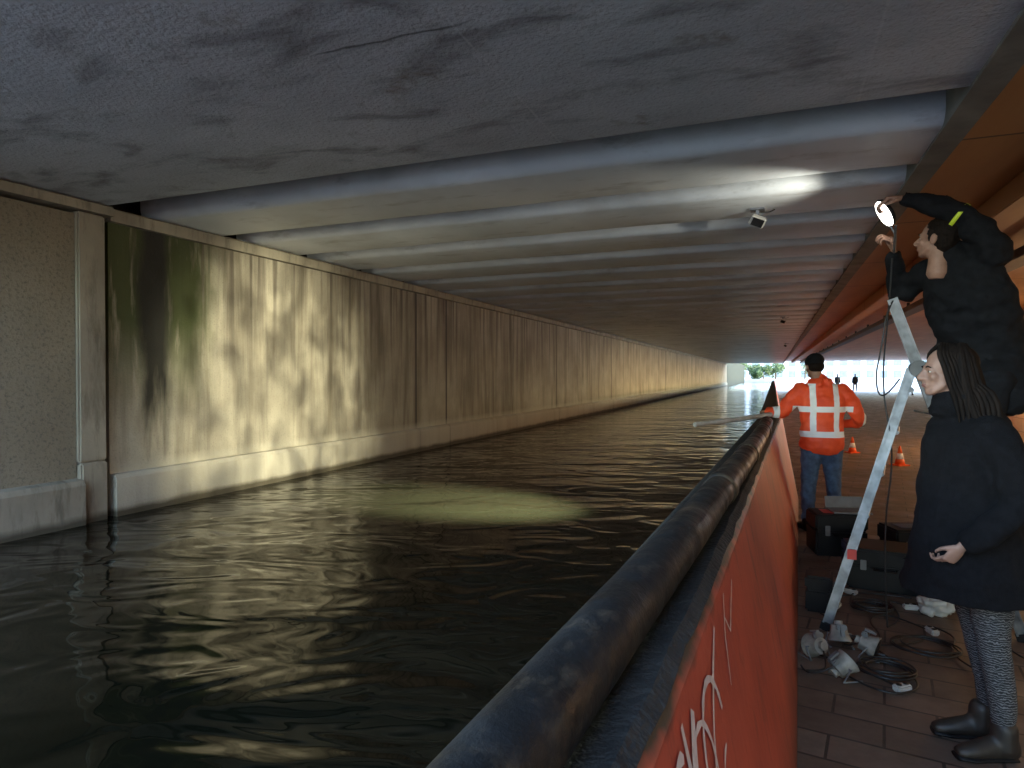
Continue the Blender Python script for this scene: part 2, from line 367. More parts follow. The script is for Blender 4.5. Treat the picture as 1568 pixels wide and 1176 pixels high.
bm.faces.new(rings[0]);bm.faces.new(rings[-1][::-1])
obj('barrier_capping',bm,M_grime)
def facept(y,s):
    a=Vector((xfoot(y),y,0));b=Vector((xtop(y)+.012,y,1.0));p=a.lerp(b,s);return p+Vector((1,0,.16)).normalized()*.004
bm=bmesh.new()
def ribbon(pts,w):
    L=[]
    n=len(pts);w*=1.6
    for i in range(n):
        p=Vector(pts[i]);d=(Vector(pts[min(i+1,n-1)])-Vector(pts[max(i-1,0)])).normalized();q=Vector((-d.y,d.x))*w*(.6+.5*math.sin(i*1.3)**2)
        L.append((bm.verts.new(facept(*(p+q))),bm.verts.new(facept(*(p-q)))))
    for a,b in zip(L[:-1],L[1:]): bm.faces.new((a[0],a[1],b[1],b[0]))
def arc(cy,cz,ry,rz,a0,a1,n=14): return [(cy+ry*math.cos(R(a0+(a1-a0)*i/n)),cz+rz*math.sin(R(a0+(a1-a0)*i/n))) for i in range(n+1)]
ribbon([(1.62,.97),(1.50,.91),(1.40,.84),(1.33,.76)],.005)
ribbon(arc(1.40,.80,.13,.13,200,10),.006)
ribbon(arc(1.25,.78,.12,.13,170,-30),.005)
ribbon([(1.24,.95),(1.18,.87),(1.12,.80),(1.05,.75)],.014)
ribbon([(1.14,.97),(1.15,.87),(1.20,.76),(1.24,.66)],.008)
ribbon(arc(1.08,.84,.07,.10,60,300),.007)
ribbon([(1.85,.98),(1.75,.90),(1.70,.80)],.003);ribbon([(2.05,.96),(1.85,.88),(1.80,.93)],.003)
ribbon([(1.0,.95),(.98,.86),(1.0,.78),(1.06,.70)],.011)
ribbon(arc(1.5,.68,.10,.08,90,330),.004)
obj('graffiti',bm,simple('white_marker_paint',(.72,.58,.54),.6,0,.15,30,0))
PZ=1.108
pp=[(-.34,-1.5,PZ),(-.32,0,PZ),(-.285,1.0,PZ),(-.235,1.95,PZ+.002),(-.195,2.8,PZ+.006),(-.155,3.6,PZ+.01),(-.12,4.6,PZ+.004),(-.09,5.6,PZ),(-.065,6.9,PZ)]
pipe=empty('drain_pipe',pp[0])
bm=bmesh.new();loft(bm,pp,[.060]*9,sub=6,seg=28,round_ends=False);obj('pipe_run',bm,M_pipe,pipe,True,False)
bm=bmesh.new()
for (i,t) in ((4,-.05),(5,.4),(7,.2)):
    a=Vector(pp[i]);b=Vector(pp[i+1]);d=(b-a).normalized();c=a.lerp(b,t);loft(bm,[c-d*.06,c-d*.045,c+d*.045,c+d*.06],[.063,.068,.068,.063],sub=1,seg=28,round_ends=False)
obj('pipe_couplings',bm,M_pipe,pipe,True,False)

# ------------------------------------------------------------------ ceiling fixtures
def fixture(loc,s=1):
    e=empty('ceiling_floodlight',loc)
    boxo('mount_plate',(-.05*s,.05*s,-.05*s,.05*s,-.012,.0),M_alu,e)
    boxo('arm',(-.012,.012,-.012,.012,-.06,-.01),M_alu,e)
    Mx=Matrix.Translation((0,0,-.09))@Matrix.Rotation(R(35),4,'X')@Matrix.Rotation(R(25),4,'Y')
    boxo('housing',(-.055*s,.055*s,-.025,.025,-.04*s,.04*s),M_white,e,bev=.008,M=Mx)
    boxo('lens',(-.042*s,.042*s,-.031,-.0255,-.03*s,.03*s),M_black,e,M=Mx)
    curve('lead',[(0,0,-.02),(.08,.02,-.04),(.12,.05,.0)],.005,M_cable,e)
fixture((-.12,5.25,CEIL-.001));fixture((.17,15.05,CEIL-.001));fixture((.4,27.3,CEIL-.001))

# ------------------------------------------------------------------ ladder
H1=Vector((.80,4.52,1.61));dw=Vector((.07,.44,0))
lad=empty('step_ladder',(.8,4.6,0))
up=Vector((.655,4.48,2.03));fa=Vector((1.38,4.68,0.0));fb=Vector((.30,4.44,0.0))
def rail(name,a,b,w=.056,t=.024):
    d=(b-a);L=d.length;z=d.normalized();y=dw.normalized();y=(y-z*y.dot(z)).normalized();x=y.cross(z)
    Mx=Matrix((( x.x,y.x,z.x,a.x),(x.y,y.y,z.y,a.y),(x.z,y.z,z.z,a.z),(0,0,0,1)))
    bm=bmesh.new();box(bm,-w/2+.001,w/2-.001,-t/2+.006,t/2-.012,0,L,mat=Mx)
    for s in(-1,1): box(bm,min(s*w/2,s*w/2-s*.011),max(s*w/2,s*w/2-s*.011),-t/2-.008,t/2+.008,0.0,L,mat=Mx)
    obj(name,bm,M_alu,lad,False,False)
    bm=bmesh.new();box(bm,-w/2-.006,w/2+.006,-t/2-.01,t/2+.012,-.0,.05,bev=.004,mat=Mx);obj(name+'_cap',bm,M_black,lad,False,False)
for k,off in enumerate((Vector(),dw)):
    rail('front_rail_%d'%(k+1),fa+off,up+off);rail('rear_rail_%d'%(k+1),fb+off,H1+off+Vector((-.035,0,0)))
def rungs(a,b,n,name):
    bm=bmesh.new()
    for i in range(n):
        p=a.lerp(b,(i+.8)/(n+.3));q=p+dw;loft(bm,[p,q],[(.02,.014)]*2,ref=(1,0,0),sub=1,seg=10,round_ends=False)
    obj(name,bm,M_alu,lad,False,False)
rungs(fa,up,8,'front_rungs');rungs(fb,H1,6,'rear_rungs')
bm=bmesh.new()
for off in (Vector((0,-.022,0)),dw+Vector((0,.022,0))):
    c=H1+off;loft(bm,[c-Vector((0,.012,0)),c+Vector((0,.012,0))],[.05,.05],sub=1,seg=20,round_ends=False)
obj('hinge_discs',bm,M_grey,lad,False,False)
bm=bmesh.new();p=fb.lerp(H1,.30);box(bm,p.x-.03,p.x+.02,p.y-.028,p.y-.021,p.z-.03,p.z+.03);obj('warning_label',bm,M_redp,lad,False,False)
curve('strap',[H1+Vector((-.02,0,-.25)),H1+Vector((.15,.1,-.28)),H1+Vector((.3,.1,-.35))],.006,M_alu,lad,local=False)

# ------------------------------------------------------------------ people helpers
def frame(o,fwd,upv=(0,0,1)):
    y=Vector(fwd).normalized();x=y.cross(Vector(upv)).normalized();z=x.cross(y)
    return Matrix(((x.x,y.x,z.x,o[0]),(x.y,y.y,z.y,o[1]),(x.z,y.z,z.z,o[2]),(0,0,0,1)))
def xform(bm,M):
    for v in bm.verts:v.co=M@v.co
def head(parent,c,fwd,upv=(0,0,1),style='short',scale=1,local=True):
    M=frame(c,fwd,upv)@Matrix.Scale(scale,4)
    bm=bmesh.new()
    ell(bm,(0,-.012,.03),(.076,.094,.088),seg=20)
    ell(bm,(0,.02,-.035),(.058,.068,.075),seg=18)
    ell(bm,(0,.058,-.092),(.026,.024,.020))
    loft(bm,[(-.048,.02,-.055),(-.03,.052,-.088),(0,.064,-.094),(.03,.052,-.088),(.048,.02,-.055)],[.016]*5,seg=8)
    ell(bm,(0,.078,.018),(.045,.014,.012))
    loft(bm,[(0,.083,.012),(0,.098,-.015),(0,.108,-.032),(0,.09,-.042)],[.009,.011,.014,.010],seg=8)
    ell(bm,(-.013,.092,-.036),(.009,.012,.008));ell(bm,(.013,.092,-.036),(.009,.012,.008))
    ell(bm,(-.04,.062,-.025),(.02,.018,.02));ell(bm,(.04,.062,-.025),(.02,.018,.02))
    ell(bm,(0,.083,-.060),(.024,.010,.007));ell(bm,(0,.081,-.071),(.021,.010,.007))
    for s in(-1,1): 
        ell(bm,(s*.077,-.005,-.01),(.010,.020,.032))
        ell(bm,(s*.031,.070,.004),(.017,.013,.010))
    loft(bm,[(0,-.02,-.04),(0,-.03,-.12),(0,-.04,-.20)],[.055,.053,.06],seg=14)
    xform(bm,M);o=obj('head',bm,M_skin,parent,local=local);fuse(o,.006,3)
    for s,n in((-1,'eye_left'),(1,'eye_right')):
        bm=bmesh.new();ell(bm,(s*.031,.0715,-.002),(.0115,.0115,.006));xform(bm,M);obj(n,bm,M_eye,parent,True,local)
        bm=bmesh.new();ell(bm,(s*.031,.081,-.002),(.0055,.003,.005));xform(bm,M);obj(n+'_iris',bm,M_iris,parent,True,local)
        bm=bmesh.new();loft(bm,[(s*.016,.087,.016),(s*.032,.088,.021),(s*.048,.078,.016)],[.003,.004,.002],seg=8);xform(bm,M);obj('eyebrow',bm,M_hair,parent,True,local)
    bm=bmesh.new();ell(bm,(0,.088,-.061),(.021,.007,.004));ell(bm,(0,.0865,-.069),(.018,.007,.005));xform(bm,M);obj('lips',bm,M_lip,parent,True,local)
    bm=bmesh.new()
    if style=='beanie':
        ell(bm,(0,-.018,.058),(.086,.102,.078),seg=20);loft(bm,[(0,.005,.03),(0,-.005,.055)],[(.088,.102)]*2,ref=(1,0,0),seg=20,sub=1)
        xform(bm,M);o=obj('knitted_beanie',bm,M_blackcloth,parent,local=local);fuse(o,.009,3,.002,30)
        bm=bmesh.new();ell(bm,(0,-.04,.0),(.078,.07,.07),seg=16);xform(bm,M);obj('hair',bm,M_hair,parent,True,local)
    elif style=='short':
        ell(bm,(0,-.028,.048),(.085,.098,.088),seg=20);ell(bm,(0,-.05,-.01),(.081,.064,.08),seg=16)
        for s in(-1,1): loft(bm,[(s*.076,.02,.04),(s*.077,.015,-.02)],[.014,.009],seg=8)
        xform(bm,M);o=obj('hair',bm,M_hair,parent,local=local);fuse(o,.008,2,.006,40)
    elif style=='long':
        ell(bm,(0,-.030,.046),(.086,.098,.084),seg=20);ell(bm,(0,-.065,-.02),(.084,.070,.105),seg=16)
        for i in range(150):
            a=R(-100+200*(i+random.random())/150)
            rr=random.uniform(.86,1.08)
            x=math.sin(a)*.086*rr;y=-.040-math.cos(a)*.085*rr
            j=random.uniform(-1,1);l=random.uniform(.22,.42)
            loft(bm,[(x*.35,-.03+y*.25,.128),(x*.92,y*.75,.075),(x*1.06,y-.008,-.03),(x*1.14+.008*j,y-.035,-.13),(x*1.28+.02*j,y-.075+.025*j,-.14-l*.5),(x*1.30+.04*j,y-.085+.04*j,-.14-l)],[.008,.012,.012,.012,.010,.002],seg=6,sub=2)
        for s in(-1,1):
            for q in range(9):
                j=random.uniform(-1,1)
                loft(bm,[(s*.012,.030-q*.012,.126),(s*.060,.050-q*.014,.080),(s*.083,.036-q*.015,.02),(s*.088,.014-q*.015,-.05),(s*(.090+.005*q),-.014-q*.018,-.13),(s*(.098+.008*q)+.01*j,-.030-q*.022,-.22-.03*q)],[.009,.012,.012,.012,.011,.003],seg=6)
        xform(bm,M);o=obj('hair',bm,M_hair,parent,True,local)
def hand(parent,wrist,fwd,palm,side=1,curl=35,spread=1,scale=1,local=True,name='hand'):
    y=Vector(fwd).normalized();z=-Vector(palm);z=(z-y*z.dot(y)).normalized();x=y.cross(z)
    M=Matrix(((x.x,y.x,z.x,wrist[0]),(x.y,y.y,z.y,wrist[1]),(x.z,y.z,z.z,wrist[2]),(0,0,0,1)))@Matrix.Scale(scale,4)
    bm=bmesh.new()
    loft(bm,[(0,-.04,0),(0,0,0),(0,.03,0),(0,.065,0),(0,.09,0)],[(.025,.02),(.027,.018),(.037,.015),(.041,.014),(.038,.012)],ref=(1,0,0),seg=14)
    fl=[(.030,.092,.042,.026,.020),(.010,.096,.046,.029,.021),(-.011,.093,.042,.027,.020),(-.030,.086,.034,.021,.018)]
    for k,(fx,fy,a,b,c) in enumerate(fl):
        fx*=side;p=Vector((fx*.93,fy-.02,0));ang=R(6);pts=[p];sp=fx*1.2*spread
        for L,cu in((a+.02,curl*.7),(b,curl*1.1),(c,curl*.8)):
            ang+=R(cu+k*3);d=Vector((sp,math.cos(ang),-math.sin(ang))).normalized();p=p+d*L;pts.append(p)
        loft(bm,pts,[.0095,.0088,.008,.0065],seg=8,sub=2)
    loft(bm,[(side*.022,.012,-.004),(side*.046,.038,-.014),(side*.058,.062,-.026),(side*.056,.088,-.036)],[.014,.012,.0095,.007],seg=8,sub=2)
    xform(bm,M);o=obj(name,bm,M_skin,parent,local=local);fuse(o,.004,2)
def shoe(parent,heel,d,mat,L=.27,boot=0,name='shoe',local=True):
    d=Vector(d).normalized();h=Vector(heel);bm=bmesh.new();sd=Vector((-d.y,d.x,0))
    pt=lambda a,z:h+d*a+Vector((0,0,z))
    loft(bm,[pt(.0,.045),pt(.08,.05),pt(.16,.04),pt(L-.03,.03)],[(.034,.045),(.037,.05),(.043,.034),(.032,.022)],ref=sd,seg=14)
    loft(bm,[pt(.04,.05),pt(.04,.12+boot),],[.05,.050],seg=12)
    o=obj(name,bm,mat,parent,local=local);fuse(o,.011,3)
    bm=bmesh.new();loft(bm,[pt(.0,.012),pt(.1,.012),pt(.17,.012),pt(L-.02,.014)],[(.036,.012),(.036,.012),(.045,.012),(.032,.012)],ref=sd,seg=14,round_ends=False);obj('sole',bm,M_black,parent,True,local)

# ---- construction worker
wk=empty('construction_worker',(.45,7.28,0),R(10))
bm=bmesh.new()
loft(bm,[(0,-.01,.86),(0,-.01,.95),(0,0,1.1),(0,.0,1.28),(-.01,.01,1.42),(-.02,.03,1.50)],[(.215,.155),(.21,.15),(.20,.145),(.225,.15),(.20,.12),(.10,.09)],ref=(1,0,0),seg=22)
for a in ([(-.17,.01,1.43),(-.27,.05,1.33),(-.34,.10,1.20),(-.40,.22,1.18),(-.455,.31,1.19)],[(.17,.01,1.42),(.26,-.01,1.32),(.335,.0,1.17),(.37,.10,1.10),(.28,.24,1.07)]):
    loft(bm,a,[.088,.078,.068,.058,.05],seg=14)
loft(bm,[(-.10,.02,1.50),(-.02,-.08,1.49),(.07,.0,1.50)],[.045,.055,.045],seg=12)
loft(bm,[(-.02,.02,1.48),(-.02,.03,1.55)],[.075,.068],seg=14)
o=obj('hivis_jacket',bm,M_hivis,wk);fuse(o,.012,4,.014,9)
bm=bmesh.new()
for s in(-1,1):
    loft(bm,[(s*.09,0,.90),(s*.10,0,.72),(s*.115,.02,.48),(s*.125,-.01,.25),(s*.13,-.02,.08)],[.115,.098,.075,.066,.06],seg=14)
ell(bm,(0,-.01,.90),(.19,.125,.10))
o=obj('jeans',bm,M_jean,wk);fuse(o,.014,4,.010,11)
for s in(-1,1): shoe(wk,(s*.13,-.07,0),(s*.2,1,0),M_black)
head(wk,(-.06,.05,1.66),(-.25,1,-.12),style='beanie')
hand(wk,(-.46,.325,1.19),(-.5,.8,-.1),(.2,0,-1),1,45);hand(wk,(.26,.265,1.065),(-.6,.7,0),(-.2,0,-1),-1,45)
curve('measuring_pole',[(-.70,6.45,1.10),(-.3,6.95,1.135),(.06,7.52,1.17)],.024,M_white,smooth=False)

# ---- woman in dark coat
wo=empty('woman_in_dark_coat',(.75,3.27,0),R(104))
bm=bmesh.new()
loft(bm,[(0,-.01,.655),(0,-.01,.75),(0,-.01,.95),(0,-.005,1.1),(0,-.01,1.25),(0,-.01,1.37),(0,.02,1.44)],[(.26,.245),(.245,.23),(.215,.195),(.20,.165),(.205,.165),(.185,.13),(.09,.085)],ref=(1,0,0),seg=24,round_ends=False)
loft(bm,[(-.16,-.01,1.36),(-.225,-.04,1.24),(-.255,-.06,1.08),(-.245,.02,.98),(-.232,.10,.915)],[.075,.068,.06,.054,.052],seg=14)
loft(bm,[(.16,-.01,1.36),(.225,-.02,1.24),(.255,-.04,1.08),(.245,.0,.98),(.21,.04,.92)],[.075,.068,.06,.054,.052],seg=14)
for i in range(3): loft(bm,[(-.08,.03,1.42+i*.03),(0,.115-.01*i,1.43+i*.03),(.08,.03,1.42+i*.03),(0,-.06,1.43+i*.03),(-.08,.03,1.42+i*.03)],[.034]*5,seg=8)
o=obj('long_coat',bm,M_coat,wo);fuse(o,.011,3,.018,6)
bm=bmesh.new()
loft(bm,[(-.09,-.05,.80),(-.09,-.06,.62),(-.09,-.07,.46),(-.09,-.10,.28),(-.09,-.11,.10)],[.088,.078,.058,.054,.038],seg=16)
loft(bm,[(.07,-.05,.80),(.06,-.07,.62),(.06,-.09,.46),(.06,-.13,.28),(.06,-.14,.10)],[.088,.078,.058,.054,.038],seg=16)
o=obj('leggings',bm,M_legg,wo);fuse(o,.011,3,.003,14)
shoe(wo,(-.09,-.15,0),(-.1,1,0),M_shoe,L=.25,boot=.02,name='ankle_boot');shoe(wo,(.06,-.15,0),(.1,1,0),M_shoe,L=.25,boot=.02,name='ankle_boot')
head(wo,(0,.075,1.585),(.12,1,.05),style='long',scale=.93)
hand(wo,(-.226,.125,.895),(.35,.45,-.8),(.9,.2,.1),1,38,scale=.8);hand(wo,(.20,.06,.89),(-.5,.1,-.8),(-.9,.2,0),-1,30,scale=.8)

# ---- man on ladder (world coordinates)
lm=empty('man_on_ladder',(1.12,4.62,0))
bm=bmesh.new()
side=Vector((.75,-.5,0)).normalized()
Pl=Vector((1.20,4.68,1.58));Ch=Vector((1.06,4.57,2.02));Rs=Vector((1.14,4.42,2.24));Ls=Vector((.88,4.66,2.20));Nk=Vector((.97,4.52,2.27))
loft(bm,[Pl+Vector((.0,0,-.16)),Pl,Pl.lerp(Ch,.5),Ch,Ch.lerp(Nk,.75),Nk],[(.215,.16),(.215,.16),(.225,.165),(.24,.17),(.185,.12),(.08,.08)],ref=side,seg=22)
loft(bm,[Rs,Vector((1.08,4.41,2.38)),Vector((.95,4.43,2.50)),Vector((.82,4.45,2.57)),Vector((.715,4.455,2.615))],[.095,.080,.068,.056,.044],seg=14)
loft(bm,[Ls,Vector((.81,4.76,2.14)),Vector((.745,4.82,2.08)),Vector((.715,4.76,2.22)),Vector((.70,4.71,2.335))],[.090,.075,.064,.053,.043],seg=14)
loft(bm,[Nk+Vector((.03,0,-.04)),Nk+Vector((-.02,-.005,.01)),Nk+Vector((-.065,-.01,.045))],[.10,.092,.080],seg=16)
o=obj('jacket',bm,M_blackcloth,lm,local=False);fuse(o,.012,3,.024,7)
bm=bmesh.new()
for off in(Vector((.0,-.10,0)),Vector((-.02,.12,0))):
    loft(bm,[Pl+off+Vector((0,0,-.02)),Vector((1.13,4.68,1.20))+off,Vector((1.24,4.68,.86))+off*1.1,Vector((1.24,4.68,.76))+off*1.1],[.115,.085,.065,.06],seg=14)
ell(bm,Pl,(.19,.15,.12))
o=obj('trousers',bm,M_blackcloth,lm,local=False);fuse(o,.014,4,.01,9)
for off in(-.11,.13): shoe(lm,(1.29,4.68+off,.675),(-1,0,0),M_black,local=False)
head(lm,(.885,4.50,2.37),(-.82,.42,.16),style='short',local=False)
hand(lm,(.705,4.46,2.62),(-.95,.1,.1),(0,.2,-1),-1,48,local=False);hand(lm,(.697,4.70,2.345),(-.25,-.3,1),(-.9,.0,.2),1,55,local=False)
def cuff(name,a,b,r,mat,par_):
    bm=bmesh.new();loft(bm,[a,b],[r,r],seg=18,sub=1,round_ends=False);obj(name,bm,mat,par_,True,False)
cuff('reflective_band',Vector((.985,4.425,2.475)),Vector((.968,4.428,2.488)),.078,M_hiyel,lm)
lp=empty('handheld_work_lamp',(.624,4.56,2.56))
n=Vector((-.86,-.10,-.49)).normalized()
M_led=simple('led_panel',(1,1,1),.3,0,0,5,0,emit=((1,.98,.88),9))
c=Vector((.624,4.56,2.56))
bm=bmesh.new();loft(bm,[c-n*.035,c-n*.02,c],[.045,.085,.092],seg=32,sub=1,round_ends=False);obj('reflector_housing',bm,M_black,lp,True,False)
bm=bmesh.new();loft(bm,[c+n*.001,c+n*.012],[.084,.08],seg=32,sub=1,round_ends=False);obj('led_disc',bm,M_led,lp,True,False)
curve('bracket',[c+Vector((.0,.09,.02)),c+Vector((.07,.10,-.10)),Vector((.70,4.68,2.42)),Vector((.68,4.62,2.28)),c+Vector((.05,-.06,-.09))],.008,M_alu,lp,local=False)
curve('lamp_cable',[Vector((.68,4.66,2.3)),Vector((.66,4.62,2.0)),Vector((.60,4.5,1.5)),Vector((.68,4.5,1.1)),Vector((.62,4.55,.6)),Vector((.66,4.6,.02))],.005,M_cable,lp,local=False)
def spot(name,loc,target,power,ang,blend,col,gobo=None,rad=.03):
    L=bpy.data.lights.new(name,'SPOT');L.energy=power;L.spot_size=R(ang);L.spot_blend=blend;L.color=col;L.shadow_soft_size=rad
    o=bpy.data.objects.new(name,L);S.collection.objects.link(o);o.location=loc
    o.rotation_euler=(Vector(target)-Vector(loc)).to_track_quat('-Z','Y').to_euler()
    par(o,lp,False)
    if gobo:
        L.use_nodes=True;nt=L.node_tree;em=nt.nodes['Emission'];g=nt.nodes.new('ShaderNodeNewGeometry')
        mp=nt.nodes.new('ShaderNodeMapping');mp.inputs['Scale'].default_value=gobo[0];nt.links.new(g.outputs['Incoming'],mp.inputs['Vector'])
        ns=nt.nodes.new('ShaderNodeTexNoise');ns.inputs['Scale'].default_value=gobo[1];ns.inputs['Detail'].default_value=2.5;ns.inputs['Distortion'].default_value=.35
        nt.links.new(mp.outputs[0],ns.inputs['Vector'])
        rp=nt.nodes.new('ShaderNodeMapRange');rp.inputs[1].default_value=.34;rp.inputs[2].default_value=.74;rp.inputs[3].default_value=.45;rp.inputs[4].default_value=2.3
        nt.links.new(ns.outputs['Fac'],rp.inputs[0]);nt.links.new(rp.outputs[0],em.inputs['Strength'])
    return o
WC=(1,.94,.66)
lc=c+n*.04
spot('water_bounce_spot',lc,(XW,5.25,1.4),1500,38,1,WC,((1,1.2,.75),15))  # added spot, noise pattern stands in for lamp light bounced off water
spot('lamp_beam_water',lc,(-2.35,4.85,WATER),36000,27,1,(1,.97,.74),rad=.06)
spot('lamp_beam_soffit',Vector((.54,4.54,2.52)),(-1.2,4.95,2.86),46,95,.8,(1,.96,.80))

# ------------------------------------------------------------------ equipment on the floor
def case(name,loc,rz,w,d,h,mat,label=None):
    e=empty(name,loc,R(rz))
    boxo('shell_lower',(-w/2,w/2,-d/2,d/2,0,h*.62),mat,e,bev=.015)
    boxo('lid',(-w/2-.004,w/2+.004,-d/2-.004,d/2+.004,h*.63,h),mat,e,bev=.015)
    for s in(-.28,.28): boxo('latch',(s*w-.02,s*w+.02,-d/2-.016,-d/2-.005,h*.5,h*.74),M_grey,e,bev=.003)
    curve('handle',[(-.07,-d/2,h*.55),(-.07,-d/2-.035,h*.55),(.07,-d/2-.035,h*.55),(.07,-d/2,h*.55)],.008,M_black,e,smooth=False)
    if label: boxo('label',(-w*.3,w*.3,-d*.25,d*.25,h+.001,h+.004),label,e)
    return e
case('equipment_case',(.52,6.45,0),12,.42,.32,.36,M_black,M_redp)
case('equipment_case',(.78,5.55,0),-8,.50,.38,.30,M_black)
case('equipment_case',(1.05,6.15,0),20,.40,.30,.34,M_black,M_blue)
case('tool_box',(.72,5.95,0),5,.36,.26,.22,M_blue)
case('equipment_case',(.29,4.85,0),85,.22,.16,.24,M_black)
lt=empty('laptop',(.62,6.45,.366),R(15));boxo('base',(-.16,.16,-.11,.11,0,.016),M_grey,lt,bev=.003)
boxo('screen',(-.16,.16,.11,.12,.012,.13),M_grey,lt,M=Matrix.Rotation(R(-8),4,'X'))
rk=empty('rucksack',(1.12,5.35,0),R(20));bm=bmesh.new();ell(bm,(0,0,.2),(.17,.12,.21));ell(bm,(0,-.09,.14),(.12,.07,.10));loft(bm,[(-.12,0,.03),(.12,0,.03)],[.05,.05]);o=obj('bag',bm,M_blackcloth,rk);fuse(o,.014,3,.012,9)
curve('strap',[(-.06,.1,.36),(-.09,.19,.28),(-.08,.15,.08)],.014,M_black,rk)
def wlamp(loc,rz,tilt,k=.82):
    e=empty('portable_floodlight',loc,R(rz));e.scale=(k,k,k)
    curve('stand',[(-.075,-.08,.012),(-.075,.05,.012),(-.078,.0,.085),(.078,0,.085),(.075,.05,.012),(.075,-.08,.012)],.007,M_grey,e,smooth=False)
    Mx=Matrix.Translation((0,0,.085))@Matrix.Rotation(R(tilt),4,'X')
    bm=bmesh.new();loft(bm,[(0,.085,0),(0,.06,0),(0,.055,0),(0,.0,0),(0,-.035,0),(0,-.05,0)],[.028,.03,.052,.060,.076,.080],seg=22,sub=1,round_ends=False);xform(bm,Mx);o=obj('lamp_head',bm,M_lampg,e,True);o.data.set_sharp_from_angle(angle=R(40))
    bm=bmesh.new();loft(bm,[(0,-.051,0),(0,-.056,0)],[.068,.066],seg=22,sub=1,round_ends=False);xform(bm,Mx);obj('lens',bm,M_black,e,True)
    bm=bmesh.new();box(bm,-.035,.035,.02,.06,.045,.085,bev=.008,mat=Mx);box(bm,-.012,.012,-.02,.05,.085,.10,mat=Mx);obj('switch_box',bm,M_grey,e)
    curve('tail',[(0,.07,.08),(.03,.14,.03),(.10,.2,.008),(.2,.16,.008)],.006,M_cable,e)
wlamp((.225,3.98,0),215,20);wlamp((.34,3.76,0),120,-35);wlamp((.50,4.10,0),70,15);wlamp((.36,4.22,0),10,70)
def plug(loc,rz,nm='extension_socket'):
    e=empty(nm,loc,R(rz));boxo('body',(-.045,.045,-.024,.024,0,.035),M_white,e,bev=.008)
    bm=bmesh.new()
    for i in(-1,1):
        loft(bm,[(i*.022,0,.0355),(i*.022,0,.038)],[.014,.014],sub=1,seg=16,round_ends=False)
    obj('outlets',bm,M_black,e,True)
plug((.60,3.72,0),40);plug((.90,4.62,0),110);plug((.40,4.9,0),70);plug((.86,5.05,0),10);plug((.93,6.0,0),0);plug((.52,5.25,0),150)
wb=empty('plastic_bag',(1.0,5.0,0));bm=bmesh.new();ell(bm,(0,0,.07),(.11,.09,.08));ell(bm,(.03,.0,.14),(.045,.04,.05));o=obj('bag',bm,M_white,wb);fuse(o,.010,2,.03,16)
def coil(c,r,n,name='cable_coil'):
    pts=[]
    for i in range(n*12):
        a=2*math.pi*i/12;rr=r*(1+.18*math.sin(i*.37));pts.append((c[0]+rr*math.cos(a)*1.15,c[1]+rr*math.sin(a),c[2]+.008+.008*(i/12)+.004*math.sin(i*1.7)))
    curve(name,pts,.0055,M_cable)
coil((.56,3.92,0),.11,4);coil((.82,4.35,0),.14,3);coil((.95,6.5,0),.16,4);coil((.62,4.95,0),.10,4)
for k,pts in enumerate([[(.24,4.0),(.45,3.9),(.60,3.72)],[(.36,3.78),(.5,3.6),(.7,3.75),(.66,4.0),(.56,4.2)],[(.52,4.12),(.62,4.4),(.55,4.7),(.70,4.9),(.9,4.6)],[(.29,4.7),(.45,4.5),(.4,4.3),(.62,4.25),(.82,4.45)],[(.66,4.6),(.8,4.8),(.7,5.2),(.86,5.05)],[(1.4,4.2),(1.2,4.4),(1.3,5.0),(1.1,5.2)],[(.9,5.0),(1.5,5.5),(1.9,6.4),(1.7,7.5),(2.1,8.6)],[(1.55,5.1),(1.8,5.5),(1.65,5.9),(1.9,6.3)],[(.3,5.2),(.5,5.1),(.55,5.3),(.9,5.25)],[(1.0,4.1),(.9,4.3),(1.05,4.6),(.92,4.7)]]):
    curve('cable',[(x,y,.008+.01*random.random()) for x,y in pts],.0055,M_cable)
curve('hanging_cable',[(.70,4.5,1.55),(.6,4.45,1.4),(.56,4.45,1.55),(.6,4.45,1.75),(.62,4.45,1.95),(.66,4.48,2.02)],.005,M_cable)
def cone(loc,h):
    e=empty('traffic_cone',loc,R(random.uniform(0,90)));k=h/.3
    boxo('base',(-.10*k,.10*k,-.10*k,.10*k,0,.018*k),M_cone,e,bev=.005)
    for nm,(r0,z0),(r1,z1),mt in (('shell_low',(.075,.018),(.055,.10),M_cone),('sleeve',(.056,.10),(.038,.19),M_refl),('shell_top',(.036,.19),(.012,.30),M_cone)):
        bm=bmesh.new();loft(bm,[(0,0,z0*k),(0,0,z1*k)],[r0*k,r1*k],seg=24,sub=1,round_ends=False);obj(nm,bm,mt,e,True)
M_cone=simple('cone_orange',(.9,.12,.02),.45,0,.1,9,0);M_refl=simple('cone_white',(.8,.8,.8),.4,0,.05,9,0)
cone((1.49,14.9,0),.32);cone((2.05,13.1,0),.34);cone((2.22,7.75,0),.33)

